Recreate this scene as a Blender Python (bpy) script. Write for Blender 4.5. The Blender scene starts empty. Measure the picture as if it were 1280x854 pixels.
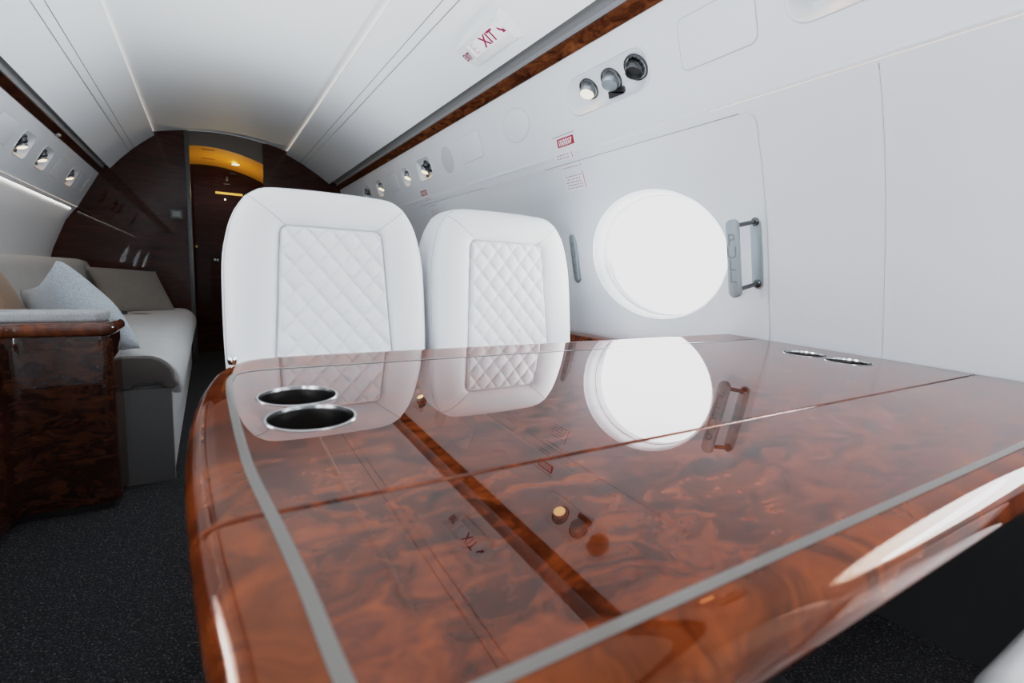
import bpy, bmesh, math, random
from mathutils import Vector, Matrix, geometry
random.seed(4)
SC = bpy.context.scene
COL = SC.collection
H = 0.76                       # eye height above the cabin floor; all coordinates below are measured from the eye
CX = 0.147                     # cabin centre line
BACK = 4.70                    # aft bulkhead

# ------------------------------------------------------------------ helpers: objects
BASE = {}
def thing(name, label, cat, loc=(0, 0, 0), group=None):
    o = bpy.data.objects.new(name, None)
    o.empty_display_size = .05
    COL.objects.link(o)
    o.location = loc
    BASE[o.name] = Vector(loc)
    o['label'] = label; o['category'] = cat
    if group: o['group'] = group
    return o

def obj(name, bm, mat, parent=None, label=None, cat=None, group=None, kind=None, loc=None, smooth=True, autos=None):
    if parent is not None: base = BASE[parent.name]
    else: base = Vector(loc) if loc is not None else Vector((0, 0, 0))
    for v in bm.verts: v.co -= base
    bmesh.ops.recalc_face_normals(bm, faces=bm.faces)
    me = bpy.data.meshes.new(name)
    bm.to_mesh(me); bm.free()
    for p in me.polygons: p.use_smooth = smooth
    if smooth:
        me.set_sharp_from_angle(angle=math.radians(autos or 42))
    mats = mat if isinstance(mat, (list, tuple)) else [mat]
    for m in mats: me.materials.append(m)
    o = bpy.data.objects.new(name, me)
    COL.objects.link(o)
    BASE[o.name] = base
    if parent is not None: o.parent = parent
    else: o.location = base
    if label: o['label'] = label
    if cat: o['category'] = cat
    if group: o['group'] = group
    if kind: o['kind'] = kind
    return o

def struct(name, bm, mat, **k):
    return obj(name, bm, mat, kind='structure', **k)

def dup(root, loc, rotz=0, label=None, group=None):
    def rec(o, par):
        c = o.copy(); COL.objects.link(c)
        if par is not None: c.parent = par
        BASE[c.name] = BASE[o.name]
        for ch in o.children: rec(ch, c)
        return c
    r = rec(root, None)
    r.location = loc; r.rotation_euler = (0, 0, rotz)
    if label: r['label'] = label
    if group: r['group'] = group
    return r

# ------------------------------------------------------------------ helpers: geometry
def B(): return bmesh.new()
def lerp(a, b, t): return a + (b - a) * t
def sstep(t):
    t = max(0, min(1, t)); return t * t * (3 - 2 * t)

def box(bm, x0, x1, y0, y1, z0, z1, bev=0, seg=2):
    r = bmesh.ops.create_cube(bm, size=1)
    vs = r['verts']
    for v in vs:
        v.co = Vector((lerp(x0, x1, v.co.x + .5), lerp(y0, y1, v.co.y + .5), lerp(z0, z1, v.co.z + .5)))
    if bev:
        es = list({e for v in vs for e in v.link_edges})
        bmesh.ops.bevel(bm, geom=es, offset=bev, segments=seg, affect='EDGES', profile=.5)
    return bm

def loft(bm, rings, closed=True, cap0=False, cap1=False):
    R = [[bm.verts.new(p) for p in r] for r in rings]
    n = len(R[0])
    for a, b in zip(R, R[1:]):
        for i in range(n if closed else n - 1):
            j = (i + 1) % n
            try: bm.faces.new((a[i], a[j], b[j], b[i]))
            except ValueError: pass
    if cap0: bm.faces.new(R[0][::-1])
    if cap1: bm.faces.new(R[-1])
    return R

def frame(axis, up=(0, 0, 1)):
    a = Vector(axis).normalized()
    u = Vector(up)
    if abs(a.dot(u)) > .95: u = Vector((0, 1, 0))
    x = u.cross(a).normalized(); y = a.cross(x)
    return x, y, a

def lathe(bm, org, axis, prof, seg=32, cap0=False, cap1=False):
    x, y, a = frame(axis); org = Vector(org)
    rings = []
    for r, h in prof:
        rings.append([org + a * h + (x * math.cos(2 * math.pi * k / seg) + y * math.sin(2 * math.pi * k / seg)) * max(r, 1e-5) for k in range(seg)])
    loft(bm, rings, True, cap0, cap1)
    return bm

def tube(bm, pts, r, seg=8, closed=False, caps=True):
    pts = [Vector(p) for p in pts]; n = len(pts)
    rings = []; px = None
    for i, p in enumerate(pts):
        if closed: t = pts[(i + 1) % n] - pts[i - 1]
        else: t = pts[min(i + 1, n - 1)] - pts[max(i - 1, 0)]
        t.normalize()
        if px is None: x, y, _ = frame(t)
        else:
            x = (px - t * px.dot(t)).normalized(); y = t.cross(x)
        px = x
        rings.append([p + (x * math.cos(2 * math.pi * k / seg) + y * math.sin(2 * math.pi * k / seg)) * r for k in range(seg)])
    if closed: rings.append(rings[0])
    loft(bm, rings, True, caps and not closed, caps and not closed)
    if closed: bmesh.ops.remove_doubles(bm, verts=bm.verts, dist=1e-6)
    return bm

def smooth_path(pts, n=10):
    P = [Vector(p) for p in pts]; out = []
    for i in range(len(P) - 1):
        p0 = P[max(i - 1, 0)]; p1 = P[i]; p2 = P[i + 1]; p3 = P[min(i + 2, len(P) - 1)]
        for k in range(n):
            t = k / n
            out.append(.5 * ((2 * p1) + (p2 - p0) * t + (2 * p0 - 5 * p1 + 4 * p2 - p3) * t * t + (3 * p1 - p0 - 3 * p2 + p3) * t ** 3))
    out.append(P[-1]); return out

def resample(P, n):
    P = [Vector(p) for p in P]
    L = [0]
    for a, b in zip(P, P[1:]): L.append(L[-1] + (b - a).length)
    out = []; j = 0
    for k in range(n):
        s = L[-1] * k / (n - 1)
        while j < len(L) - 2 and L[j + 1] < s: j += 1
        out.append(P[j].lerp(P[j + 1], (s - L[j]) / max(L[j + 1] - L[j], 1e-9)))
    return out

def rrect(cx, cy, hx, hy, r, n=8):
    out = []
    for sx, sy, a0 in ((1, 1, 0), (-1, 1, 90), (-1, -1, 180), (1, -1, 270)):
        for k in range(n + 1):
            a = math.radians(a0 + 90 * k / n)
            out.append((cx + sx * (hx - r) + r * math.cos(a), cy + sy * (hy - r) + r * math.sin(a)))
    return out

def ell(cx, cy, a, b, n=64):
    return [(cx + a * math.cos(2 * math.pi * k / n), cy + b * math.sin(2 * math.pi * k / n)) for k in range(n)]

def poly_fill(bm, loops):
    es = []
    for L in loops:
        vs = [bm.verts.new((p[0], p[1], 0)) for p in L]
        for a, b in zip(vs, vs[1:] + vs[:1]): es.append(bm.edges.new((a, b)))
    bmesh.ops.triangle_fill(bm, use_beauty=True, use_dissolve=False, edges=es)
    return bm

def offset_loop(P, d):
    """inset a counter-clockwise 2D loop by d"""
    n = len(P); out = []
    for i in range(n):
        a = Vector(P[i - 1]); b = Vector(P[i]); c = Vector(P[(i + 1) % n])
        t1 = (b - a).normalized(); t2 = (c - b).normalized()
        n1 = Vector((-t1.y, t1.x)); n2 = Vector((-t2.y, t2.x))
        m = (n1 + n2); m.normalize()
        k = max(.4, m.dot(n1))
        q = b + m * (d / k); out.append((q.x, q.y))
    return out

def slab(bm, P, z0, z1, prof_top=None, r=.01):
    """solid slab on a ccw loop with a rounded upper (and lower) edge"""
    rings = []
    rings.append([(x, y, z0) for x, y in offset_loop(P, r)])
    for k in range(0, 5):
        a = math.radians(-90 + 90 * k / 4)
        rings.append([(x, y, z0 + r + r * math.sin(a)) for x, y in offset_loop(P, r - r * math.cos(a))])
    for k in range(0, 5):
        a = math.radians(90 * k / 4)
        rings.append([(x, y, z1 - r + r * math.sin(a)) for x, y in offset_loop(P, r - r * math.cos(a))])
    R = loft(bm, rings[1:], True)
    es = []
    for ring in (R[0], R[-1]):
        e = [bm.edges.get((a, b)) for a, b in zip(ring, ring[1:] + ring[:1])]
        bmesh.ops.triangle_fill(bm, use_beauty=True, edges=[x for x in e if x])
    return bm

def ribbon(bm, pts, w, nrm, closed=False):
    """flat strip of width w along pts lying on a surface with normal nrm (vector or list)"""
    P = [Vector(p) for p in pts]; n = len(P)
    A = []; Bq = []
    for i, p in enumerate(P):
        t = (P[(i + 1) % n] - P[i - 1]) if closed else (P[min(i + 1, n - 1)] - P[max(i - 1, 0)])
        t.normalize()
        nn = Vector(nrm[i]) if isinstance(nrm, list) else Vector(nrm)
        s = t.cross(nn).normalized() * (w / 2)
        A.append(bm.verts.new(p + s)); Bq.append(bm.verts.new(p - s))
    for i in range(n if closed else n - 1):
        j = (i + 1) % n
        bm.faces.new((A[i], A[j], Bq[j], Bq[i]))
    return bm

def text_bm(bm, s, size, org, right, up, lift=0, align='CENTER', bold=0):
    cu = bpy.data.curves.new('tmp', 'FONT'); cu.body = s; cu.size = size
    cu.align_x = align; cu.align_y = 'CENTER'; cu.offset = bold; cu.resolution_u = 3
    o = bpy.data.objects.new('tmp', cu); COL.objects.link(o)
    dg = bpy.context.evaluated_depsgraph_get()
    me = bpy.data.meshes.new_from_object(o.evaluated_get(dg))
    R = Vector(right).normalized(); U = Vector(up).normalized(); N = R.cross(U); O = Vector(org)
    t = bmesh.new(); t.from_mesh(me)
    vm = {v: bm.verts.new(O + R * v.co.x + U * v.co.y + N * lift) for v in t.verts}
    for f in t.faces:
        try: bm.faces.new([vm[v] for v in f.verts])
        except ValueError: pass
    t.free(); bpy.data.objects.remove(o); bpy.data.curves.remove(cu); bpy.data.meshes.remove(me)
    return bm

# ------------------------------------------------------------------ materials
MATS = {}
def mat(name, col, rough=.5, metal=0, coat=0, spec=.5, emit=None, es=0, bump=0, bscale=200, var=0, vscale=8, sheen=0, trans=0, ior=None):
    m = bpy.data.materials.new(name); m.use_nodes = True
    nt = m.node_tree; p = nt.nodes['Principled BSDF']
    p.inputs['Base Color'].default_value = (*col, 1)
    p.inputs['Roughness'].default_value = rough; p.inputs['Metallic'].default_value = metal
    p.inputs['Coat Weight'].default_value = coat; p.inputs['Coat Roughness'].default_value = .015
    p.inputs['Specular IOR Level'].default_value = spec
    p.inputs['Sheen Weight'].default_value = sheen
    p.inputs['Transmission Weight'].default_value = trans
    if ior: p.inputs['IOR'].default_value = ior
    if emit:
        p.inputs['Emission Color'].default_value = (*emit, 1); p.inputs['Emission Strength'].default_value = es
    tc = nt.nodes.new('ShaderNodeTexCoord')
    if var or not bump:
        n = nt.nodes.new('ShaderNodeTexNoise'); n.inputs['Scale'].default_value = vscale; n.inputs['Detail'].default_value = 4
        nt.links.new(tc.outputs['Object'], n.inputs['Vector'])
        mx = nt.nodes.new('ShaderNodeMix'); mx.data_type = 'RGBA'
        v = var or .02
        mx.inputs['A'].default_value = (*[c * (1 - v) for c in col], 1); mx.inputs['B'].default_value = (*[min(1, c * (1 + v)) for c in col], 1)
        nt.links.new(n.outputs['Fac'], mx.inputs['Factor']); nt.links.new(mx.outputs['Result'], p.inputs['Base Color'])
    if bump:
        n = nt.nodes.new('ShaderNodeTexNoise'); n.inputs['Scale'].default_value = bscale; n.inputs['Detail'].default_value = 3
        nt.links.new(tc.outputs['Object'], n.inputs['Vector'])
        b = nt.nodes.new('ShaderNodeBump'); b.inputs['Strength'].default_value = bump; b.inputs['Distance'].default_value = .002
        nt.links.new(n.outputs['Fac'], b.inputs['Height']); nt.links.new(b.outputs['Normal'], p.inputs['Normal'])
    MATS[name] = m; return m

def wood(name, stops, scale=12, stretch=(1, 1, 1), warp=.12, rough=.35, coat=1.0, coat_ior=1.55, detail=6, tint=None, ior=None):
    m = bpy.data.materials.new(name); m.use_nodes = True
    nt = m.node_tree; p = nt.nodes['Principled BSDF']; N = nt.nodes.new; Lk = nt.links.new
    tc = N('ShaderNodeTexCoord'); mp = N('ShaderNodeMapping'); mp.inputs['Scale'].default_value = stretch
    Lk(tc.outputs['Object'], mp.inputs['Vector'])
    n1 = N('ShaderNodeTexNoise'); n1.inputs['Scale'].default_value = scale * .55; n1.inputs['Detail'].default_value = 3
    Lk(mp.outputs['Vector'], n1.inputs['Vector'])
    s = N('ShaderNodeVectorMath'); s.operation = 'SCALE'; s.inputs['Scale'].default_value = warp
    Lk(n1.outputs['Color'], s.inputs[0])
    a = N('ShaderNodeVectorMath'); a.operation = 'ADD'; Lk(mp.outputs['Vector'], a.inputs[0]); Lk(s.outputs['Vector'], a.inputs[1])
    n2 = N('ShaderNodeTexNoise'); n2.inputs['Scale'].default_value = scale; n2.inputs['Detail'].default_value = detail; n2.inputs['Roughness'].default_value = .62; n2.inputs['Distortion'].default_value = 1.1
    Lk(a.outputs['Vector'], n2.inputs['Vector'])
    cr = N('ShaderNodeValToRGB'); e = cr.color_ramp.elements
    while len(e) < len(stops): e.new(.5)
    for i, (pos, c) in enumerate(stops): e[i].position = pos; e[i].color = (*c, 1)
    Lk(n2.outputs['Fac'], cr.inputs['Fac']); Lk(cr.outputs['Color'], p.inputs['Base Color'])
    p.inputs['Roughness'].default_value = rough
    p.inputs['Specular IOR Level'].default_value = .5 if tint else 0
    if tint: p.inputs['Specular Tint'].default_value = (*tint, 1); p.inputs['IOR'].default_value = ior
    p.inputs['Coat Weight'].default_value = coat; p.inputs['Coat Roughness'].default_value = .008; p.inputs['Coat IOR'].default_value = coat_ior
    MATS[name] = m; return m

def carpet(name):
    m = bpy.data.materials.new(name); m.use_nodes = True
    nt = m.node_tree; p = nt.nodes['Principled BSDF']; N = nt.nodes.new; Lk = nt.links.new
    tc = N('ShaderNodeTexCoord')
    n1 = N('ShaderNodeTexNoise'); n1.inputs['Scale'].default_value = 230; n1.inputs['Detail'].default_value = 3; n1.inputs['Roughness'].default_value = .8
    n2 = N('ShaderNodeTexNoise'); n2.inputs['Scale'].default_value = 6; n2.inputs['Detail'].default_value = 3
    Lk(tc.outputs['Object'], n1.inputs['Vector']); Lk(tc.outputs['Object'], n2.inputs['Vector'])
    cr = N('ShaderNodeValToRGB'); e = cr.color_ramp.elements
    e.new(.5); e.new(.5)
    for i, (q, c) in enumerate([(.42, (.008, .0085, .010)), (.55, (.022, .022, .024)), (.62, (.055, .055, .058)), (.72, (.28, .28, .29))]):
        e[i].position = q; e[i].color = (*[q_ * 1.1 for q_ in c], 1)
    Lk(n1.outputs['Fac'], cr.inputs['Fac'])
    mx = N('ShaderNodeMix'); mx.data_type = 'RGBA'; mx.blend_type = 'MULTIPLY'; mx.inputs['Factor'].default_value = .6
    Lk(cr.outputs['Color'], mx.inputs['A']); Lk(n2.outputs['Color'], mx.inputs['B'])
    Lk(cr.outputs['Color'], p.inputs['Base Color'])
    b = N('ShaderNodeBump'); b.inputs['Strength'].default_value = .8; b.inputs['Distance'].default_value = .004
    Lk(n1.outputs['Fac'], b.inputs['Height']); Lk(b.outputs['Normal'], p.inputs['Normal'])
    p.inputs['Roughness'].default_value = .95; p.inputs['Specular IOR Level'].default_value = .15
    return m

def fabric(name, col, scale=420, amt=.35, bump=.5, big=.12):
    m = bpy.data.materials.new(name); m.use_nodes = True
    nt = m.node_tree; p = nt.nodes['Principled BSDF']; N = nt.nodes.new; Lk = nt.links.new
    tc = N('ShaderNodeTexCoord')
    n1 = N('ShaderNodeTexNoise'); n1.inputs['Scale'].default_value = scale; n1.inputs['Detail'].default_value = 3
    n2 = N('ShaderNodeTexNoise'); n2.inputs['Scale'].default_value = 9; n2.inputs['Detail'].default_value = 3
    Lk(tc.outputs['Object'], n1.inputs['Vector']); Lk(tc.outputs['Object'], n2.inputs['Vector'])
    ad = N('ShaderNodeMath'); ad.operation = 'MULTIPLY_ADD'; ad.inputs[1].default_value = big; Lk(n2.outputs['Fac'], ad.inputs[0]); Lk(n1.outputs['Fac'], ad.inputs[2])
    cr = N('ShaderNodeValToRGB'); e = cr.color_ramp.elements
    e[0].position = .35; e[0].color = (*[c * (1 - amt) for c in col], 1)
    e[1].position = .75; e[1].color = (*[min(1, c * (1 + amt)) for c in col], 1)
    Lk(ad.outputs['Value'], cr.inputs['Fac']); Lk(cr.outputs['Color'], p.inputs['Base Color'])
    b = N('ShaderNodeBump'); b.inputs['Strength'].default_value = bump; b.inputs['Distance'].default_value = .002
    Lk(n1.outputs['Fac'], b.inputs['Height']); Lk(b.outputs['Normal'], p.inputs['Normal'])
    p.inputs['Roughness'].default_value = .9; p.inputs['Specular IOR Level'].default_value = .2; p.inputs['Sheen Weight'].default_value = .15
    return m

M_WALL = mat('white_lining', (.74, .765, .79), rough=.48, spec=.35, var=.012, vscale=3)
M_CEIL = mat('white_headliner', (.78, .81, .83), rough=.55, spec=.3, var=.015, vscale=2)
M_REVEAL = mat('window_reveal', (.36, .38, .40), rough=.5)  # darker than the lining, standing in for shading inside the surround
M_RECESS = mat('grey_recess', (.36, .37, .38), rough=.5)  # grey holds the shade of the gap above the rails
M_PSU = mat('white_service_panel', (.74, .765, .79), rough=.45, spec=.4, var=.01)
M_GASK = mat('grey_gasket', (.36, .37, .38), rough=.6)
M_PGASK = mat('panel_gap', (.48, .49, .50), rough=.6)
M_LGASK = mat('pale_gasket', (.70, .71, .72), rough=.6)
M_DARKG = mat('dark_gasket', (.10, .10, .105), rough=.6)
M_LEATH = mat('white_leather', (.80, .815, .83), rough=.46, spec=.4, bump=.10, bscale=380)
M_SEAM = mat('leather_seam', (.56, .57, .585), rough=.6)
M_BURL = wood('burl_veneer', [(.32, (.008, .0016, .001)), (.43, (.055, .0096, .0025)), (.54, (.125, .0235, .0048)), (.68, (.21, .046, .0090))], scale=32, stretch=(.62, 1.1, 1), warp=.06, coat=.5, coat_ior=1.36, rough=.012, tint=(1, .32, .11), ior=1.50)
M_BURLE = wood('burl_border', [(.28, (.022, .0042, .0018)), (.44, (.090, .0165, .0038)), (.58, (.175, .035, .0066)), (.74, (.24, .060, .012))], scale=12, warp=.14, coat=0, rough=.012, tint=(1, .45, .2), ior=1.6, detail=4)
M_BURLD = wood('dark_burl', [(.30, (.008, .003, .002)), (.46, (.024, .007, .004)), (.60, (.055, .016, .007)), (.75, (.10, .033, .012))], scale=14, stretch=(1, 1, 2.2), warp=.12, coat_ior=1.5)
M_RAIL = wood('rail_burl', [(.30, (.022, .006, .003)), (.45, (.07, .018, .007)), (.60, (.15, .045, .014)), (.75, (.24, .085, .026))], scale=30, stretch=(1, .45, 1), warp=.06, coat_ior=1.45)
M_BULK = wood('bulkhead_mahogany', [(.30, (.014, .0044, .0034)), (.5, (.030, .0092, .0064)), (.72, (.048, .0150, .0100))], scale=9, stretch=(.5, .5, 4), warp=.05, coat_ior=1.3)
M_INLAY = mat('satin_inlay', (.15, .138, .125), rough=.3, metal=.1, coat=.25)
M_CHROME = mat('chrome', (.78, .79, .80), rough=.12, metal=1)
M_STEEL = mat('brushed_steel', (.50, .53, .55), rough=.35, metal=.9)
M_HANDLE = mat('handle_grey', (.37, .42, .435), rough=.45, metal=.35)
M_HLET = mat('engraved_letters', (.24, .27, .28), rough=.6)
M_DCHROME = mat('dark_chrome', (.15, .16, .165), rough=.22, metal=1)
M_RIM = mat('cup_rim', (.50, .50, .50), rough=.2, metal=1)
M_CUP = mat('dark_cup_steel', (.22, .215, .21), rough=.22, metal=1)
M_BLACK = mat('black_plastic', (.012, .012, .013), rough=.4)
M_PANELD = mat('charcoal_sidewall', (.022, .023, .025), rough=.55, bump=.2, bscale=300)
M_CARPET = carpet('speckled_carpet')
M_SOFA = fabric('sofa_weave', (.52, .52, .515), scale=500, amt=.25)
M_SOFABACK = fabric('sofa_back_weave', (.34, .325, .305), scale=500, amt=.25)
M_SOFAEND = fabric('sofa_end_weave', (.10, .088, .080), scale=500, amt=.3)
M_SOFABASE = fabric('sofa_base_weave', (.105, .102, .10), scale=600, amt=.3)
M_BLUE = fabric('blue_grey_weave', (.40, .435, .46), scale=420, amt=.35, bump=.7)
M_TAUPE = fabric('taupe_weave', (.20, .178, .155), scale=420, amt=.38, bump=.7)
M_TAN = fabric('tan_weave', (.30, .20, .135), scale=420, amt=.3)
M_PAD = fabric('pad_tweed', (.33, .34, .345), scale=520, amt=.4)
M_LENS = mat('warm_lens', (.9, .8, .65), emit=(1, .56, .26), es=3.2)
M_COVE = mat('cove_strip', (.9, .85, .8), emit=(1, .84, .72), es=.8)
M_COVEW = mat('cove_strip_dim', (.9, .85, .8), emit=(1, .80, .64), es=.3)
M_RED = mat('red_sticker', (.42, .012, .03), rough=.5)
M_REDT = mat('crimson_letters', (.30, .012, .06), rough=.45)
M_GLARET = mat('pale_letter', (.66, .56, .62), rough=.5)
M_STKW = mat('sticker_white', (.82, .80, .82), rough=.5)
M_INK = mat('sticker_ink', (.42, .36, .46), rough=.6)
M_SIGN = mat('sign_housing', (.80, .82, .82), rough=.4)
M_SIGNF = mat('sign_face', (.80, .79, .83), rough=.25, emit=(1, .96, 1), es=.12)
M_AMBER = mat('amber_ceiling', (.86, .44, .035), rough=.45, var=.04)
M_AMBERT = mat('amber_slot', (.42, .20, .02), rough=.5)
M_BRASS = mat('brass', (.75, .48, .14), rough=.3, metal=1)
M_AMBERGLOW = mat('lit_brass', (.8, .45, .1), rough=.35, emit=(1, .55, .12), es=.45)  # glow imitates amber light mirrored in the door
M_JAMB = mat('jamb_metal', (.085, .088, .09), rough=.4, metal=.7, var=.3, vscale=60)
M_FOOT = mat('seat_base_grey', (.35, .36, .37), rough=.5)
def glass_mat():
    m = bpy.data.materials.new('window_glass'); m.use_nodes = True
    nt = m.node_tree; nt.nodes.clear(); N = nt.nodes.new
    o = N('ShaderNodeOutputMaterial'); mx = N('ShaderNodeMixShader'); t = N('ShaderNodeBsdfTransparent'); g = N('ShaderNodeBsdfGlossy')
    t.inputs['Color'].default_value = (.97, .98, 1, 1); g.inputs['Roughness'].default_value = .02
    mx.inputs[0].default_value = .03
    nt.links.new(t.outputs[0], mx.inputs[1]); nt.links.new(g.outputs[0], mx.inputs[2])
    nt.links.new(mx.outputs[0], o.inputs[0]); return m
M_GLASS = glass_mat()

# ------------------------------------------------------------------ cabin section
WALLP = [(.46, 1.118), (.40, 1.150), (.30, 1.190), (.15, 1.235), (0, 1.268), (-.15, 1.298), (-.30, 1.318), (-.55, 1.328), (-.76, 1.332)]
def wx(z):
    """inside face of the right-hand lining"""
    P = WALLP
    if z >= P[0][0]: return P[0][1]
    for i in range(len(P) - 1):
        if P[i + 1][0] <= z <= P[i][0]:
            t = (P[i][0] - z) / (P[i][0] - P[i + 1][0])
            p0 = P[max(i - 1, 0)][1]; p1 = P[i][1]; p2 = P[i + 1][1]; p3 = P[min(i + 2, len(P) - 1)][1]
            return .5 * (2 * p1 + (p2 - p0) * t + (2 * p0 - 5 * p1 + 4 * p2 - p3) * t * t + (3 * p1 - p0 - 3 * p2 + p3) * t ** 3)
    return P[-1][1]
def wn(z):
    dx = (wx(z + .01) - wx(z - .01)) / .02
    return Vector((-1, 0, dx)).normalized()
LW = [(.41, -.765), (.30, -.840), (.10, -.918), (-.15, -.985), (-.4, -1.01), (-.76, -1.02)]
def lx(z):
    P = LW
    if z >= P[0][0]: return P[0][1]
    for i in range(len(P) - 1):
        if P[i + 1][0] <= z <= P[i][0]:
            return lerp(P[i][1], P[i + 1][1], (P[i][0] - z) / (P[i][0] - P[i + 1][0]))
    return P[-1][1]

YF = -2.4                       # forward end of the built cabin

def wall_sheet(loops, fx, name, material, zs=None, off=0, **k):
    bm = B(); poly_fill(bm, loops)
    if zs is None: zs = [-.7 + .04 * i for i in range(30)]
    for z in zs:
        bmesh.ops.bisect_plane(bm, geom=bm.verts[:] + bm.edges[:] + bm.faces[:], plane_co=(0, z, 0), plane_no=(0, 1, 0))
    for v in bm.verts:
        y, z = v.co.x, v.co.y
        v.co = Vector((fx(z) + off, y, z))
    return bm

HATCHES = [0.0, 1.345]          # aft offset of each escape hatch
HY0, HY1, HZ0, HZ1 = .785, 1.70, -.20, .424
WCY, WCZ, WA, WB = 1.190, .090, .288, .205      # oval window opening in a hatch
def hatch_loop(dy, g=0):
    L = rrect((HY0 + HY1) / 2 + dy, (HZ0 + HZ1) / 2, (HY1 - HY0) / 2 + g, (HZ1 - HZ0) / 2 + g, .03 + g, 6)
    out = []
    for a, b in zip(L, L[1:] + L[:1]):
        n = max(1, int((Vector(b) - Vector(a)).length / .03))
        out += [(lerp(a[0], b[0], k / n), lerp(a[1], b[1], k / n)) for k in range(n)]
    return out
def rect(y0, y1, z0, z1): return [(y0, z0), (y1, z0), (y1, z1), (y0, z1)]

NEARW = -.17                     # window beside the viewer
# right lining, two panels with a seam at y=.52
struct('wall_right', wall_sheet([rect(YF, .5196, -.22, .46), ell(NEARW, WCZ, WA, WB), ell(NEARW - 1.345, WCZ, WA, WB)], wx, '', M_WALL), M_WALL)
struct('wall_right', wall_sheet([rect(.5204, BACK, -.22, .46)] + [hatch_loop(d, .0007) for d in HATCHES], wx, '', M_WALL), M_WALL)
bm = B(); zz = [-.21 + .02 * i for i in range(33)]
ribbon(bm, [(wx(z) + .0015, .52, z) for z in zz], .05, [tuple(wn(z)) for z in zz]); struct('trim_1', bm, M_LGASK)
struct('wall_right_lower', wall_sheet([rect(YF, BACK, -.76, -.22)], lambda z: wx(z) + .004, '', M_PANELD), M_PANELD)
# left lining
LWIN = [-1.5, -.17, 1.19]
struct('wall_left', wall_sheet([rect(YF, BACK, -.76, .41)] + [ell(y, .05, WA, WB * .95) for y in LWIN], lx, '', M_WALL, zs=[z for z, _ in LW[1:-1]] + [.2, 0, -.05, .05, .35]), M_WALL)

def window_ring(y, cz, fx, sgn, b=WB, parent=None, n=1):
    """reveal + outer frame + glass of an oval window"""
    prof = [(1.0, 0), (.985, .006), (.965, .012), (.955, .035), (.945, .05), (.93, .056), (.93, .075)]
    rings = []
    for s, d in prof:
        R = []
        for (yy, z) in ell(y + (.004 if s < .99 else 0), cz, WA * s, b * s, 64):
            R.append((fx(z) + sgn * d, yy, z))
        rings.append(R)
    f = B(); loft(f, rings, True)
    g = B(); poly_fill(g, [ell(y + .004, cz, WA * .95, b * .95, 64)])
    for v in g.verts:
        yy, z = v.co.x, v.co.y; v.co = Vector((fx(z) + sgn * .054, yy, z))
    return f, g

def lens_light(y, cz, fx, sgn, power):
    l = bpy.data.lights.new('window_daylight', 'AREA'); l.shape = 'ELLIPSE'; l.size = WA * 2.5; l.size_y = WB * 2.5
    l.energy = power; l.color = (.93, .965, 1.0)
    o = bpy.data.objects.new('window_daylight', l); COL.objects.link(o)
    o.location = (fx(cz) + sgn * .075, y, cz)
    # -Z points into the cabin, local X along the cabin
    d = Vector((-sgn, 0, 0)); X = Vector((0, 1, 0)); Zc = -d; Y = Zc.cross(X)
    o.rotation_euler = Matrix((X, Y, Zc)).transposed().to_euler()
    # daylight thrown upwards by the bright apron outside
    l2 = bpy.data.lights.new('apron_bounce', 'AREA'); l2.shape = 'ELLIPSE'; l2.size = WA * 1.5; l2.size_y = .2
    l2.energy = power * UPK; l2.color = (.95, .975, 1.0)
    o2 = bpy.data.objects.new('apron_bounce', l2); COL.objects.link(o2)
    o2.location = (fx(cz) + sgn * .075, y, cz - .02)
    d = Vector((-sgn * .62, 0, .78)).normalized(); Zc = -d; Y = Zc.cross(X)
    o2.rotation_euler = Matrix((X, Y, Zc)).transposed().to_euler()
    return o

wi = 1
PWR, UPK = 2.6, 1.3
for y in (NEARW, NEARW - 1.345):
    f, g = window_ring(y, WCZ, wx, 1)
    w = struct('window_%d' % wi, f, M_WALL); obj('pane', g, M_GLASS, w); wi += 1
    lens_light(y, WCZ, wx, 1, PWR * 1.6)
for y in LWIN:
    f, g = window_ring(y, .05, lx, -1, WB * .95)
    w = struct('window_%d' % wi, f, M_WALL); obj('pane', g, M_GLASS, w); wi += 1
    lens_light(y, .05, lx, -1, PWR)

# unseen outer skin, added to keep sky light from leaking past the lining
struct('fuselage_skin', wall_sheet([rect(YF - .05, BACK + .05, -.8, .50)] + [ell(y + .004, WCZ, WA * 1.03, WB * 1.03) for y in (NEARW - 1.345, NEARW, WCY, WCY + 1.345)], lambda z: wx(z) + .060, '', M_DARKG), M_DARKG)
struct('fuselage_skin', wall_sheet([rect(YF - .05, BACK + .05, -.8, .50)] + [ell(y + .004, .05, WA * 1.03, WB * 1.03 * .95) for y in LWIN], lambda z: lx(z) - .060, '', M_DARKG, zs=[z for z, _ in LW[1:-1]] + [.2, 0, -.05, .05, .35]), M_DARKG)
bm = B(); loft(bm, [[(x, y, z) for x, z in ((1.17, .45), (1.22, .60), (1.12, .95), (.7, 1.25), (-.4, 1.25), (-.75, .95), (-.85, .60), (-.82, .40))] for y in (YF - .05, BACK + .05)], False); struct('fuselage_skin', bm, M_DARKG)

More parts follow.
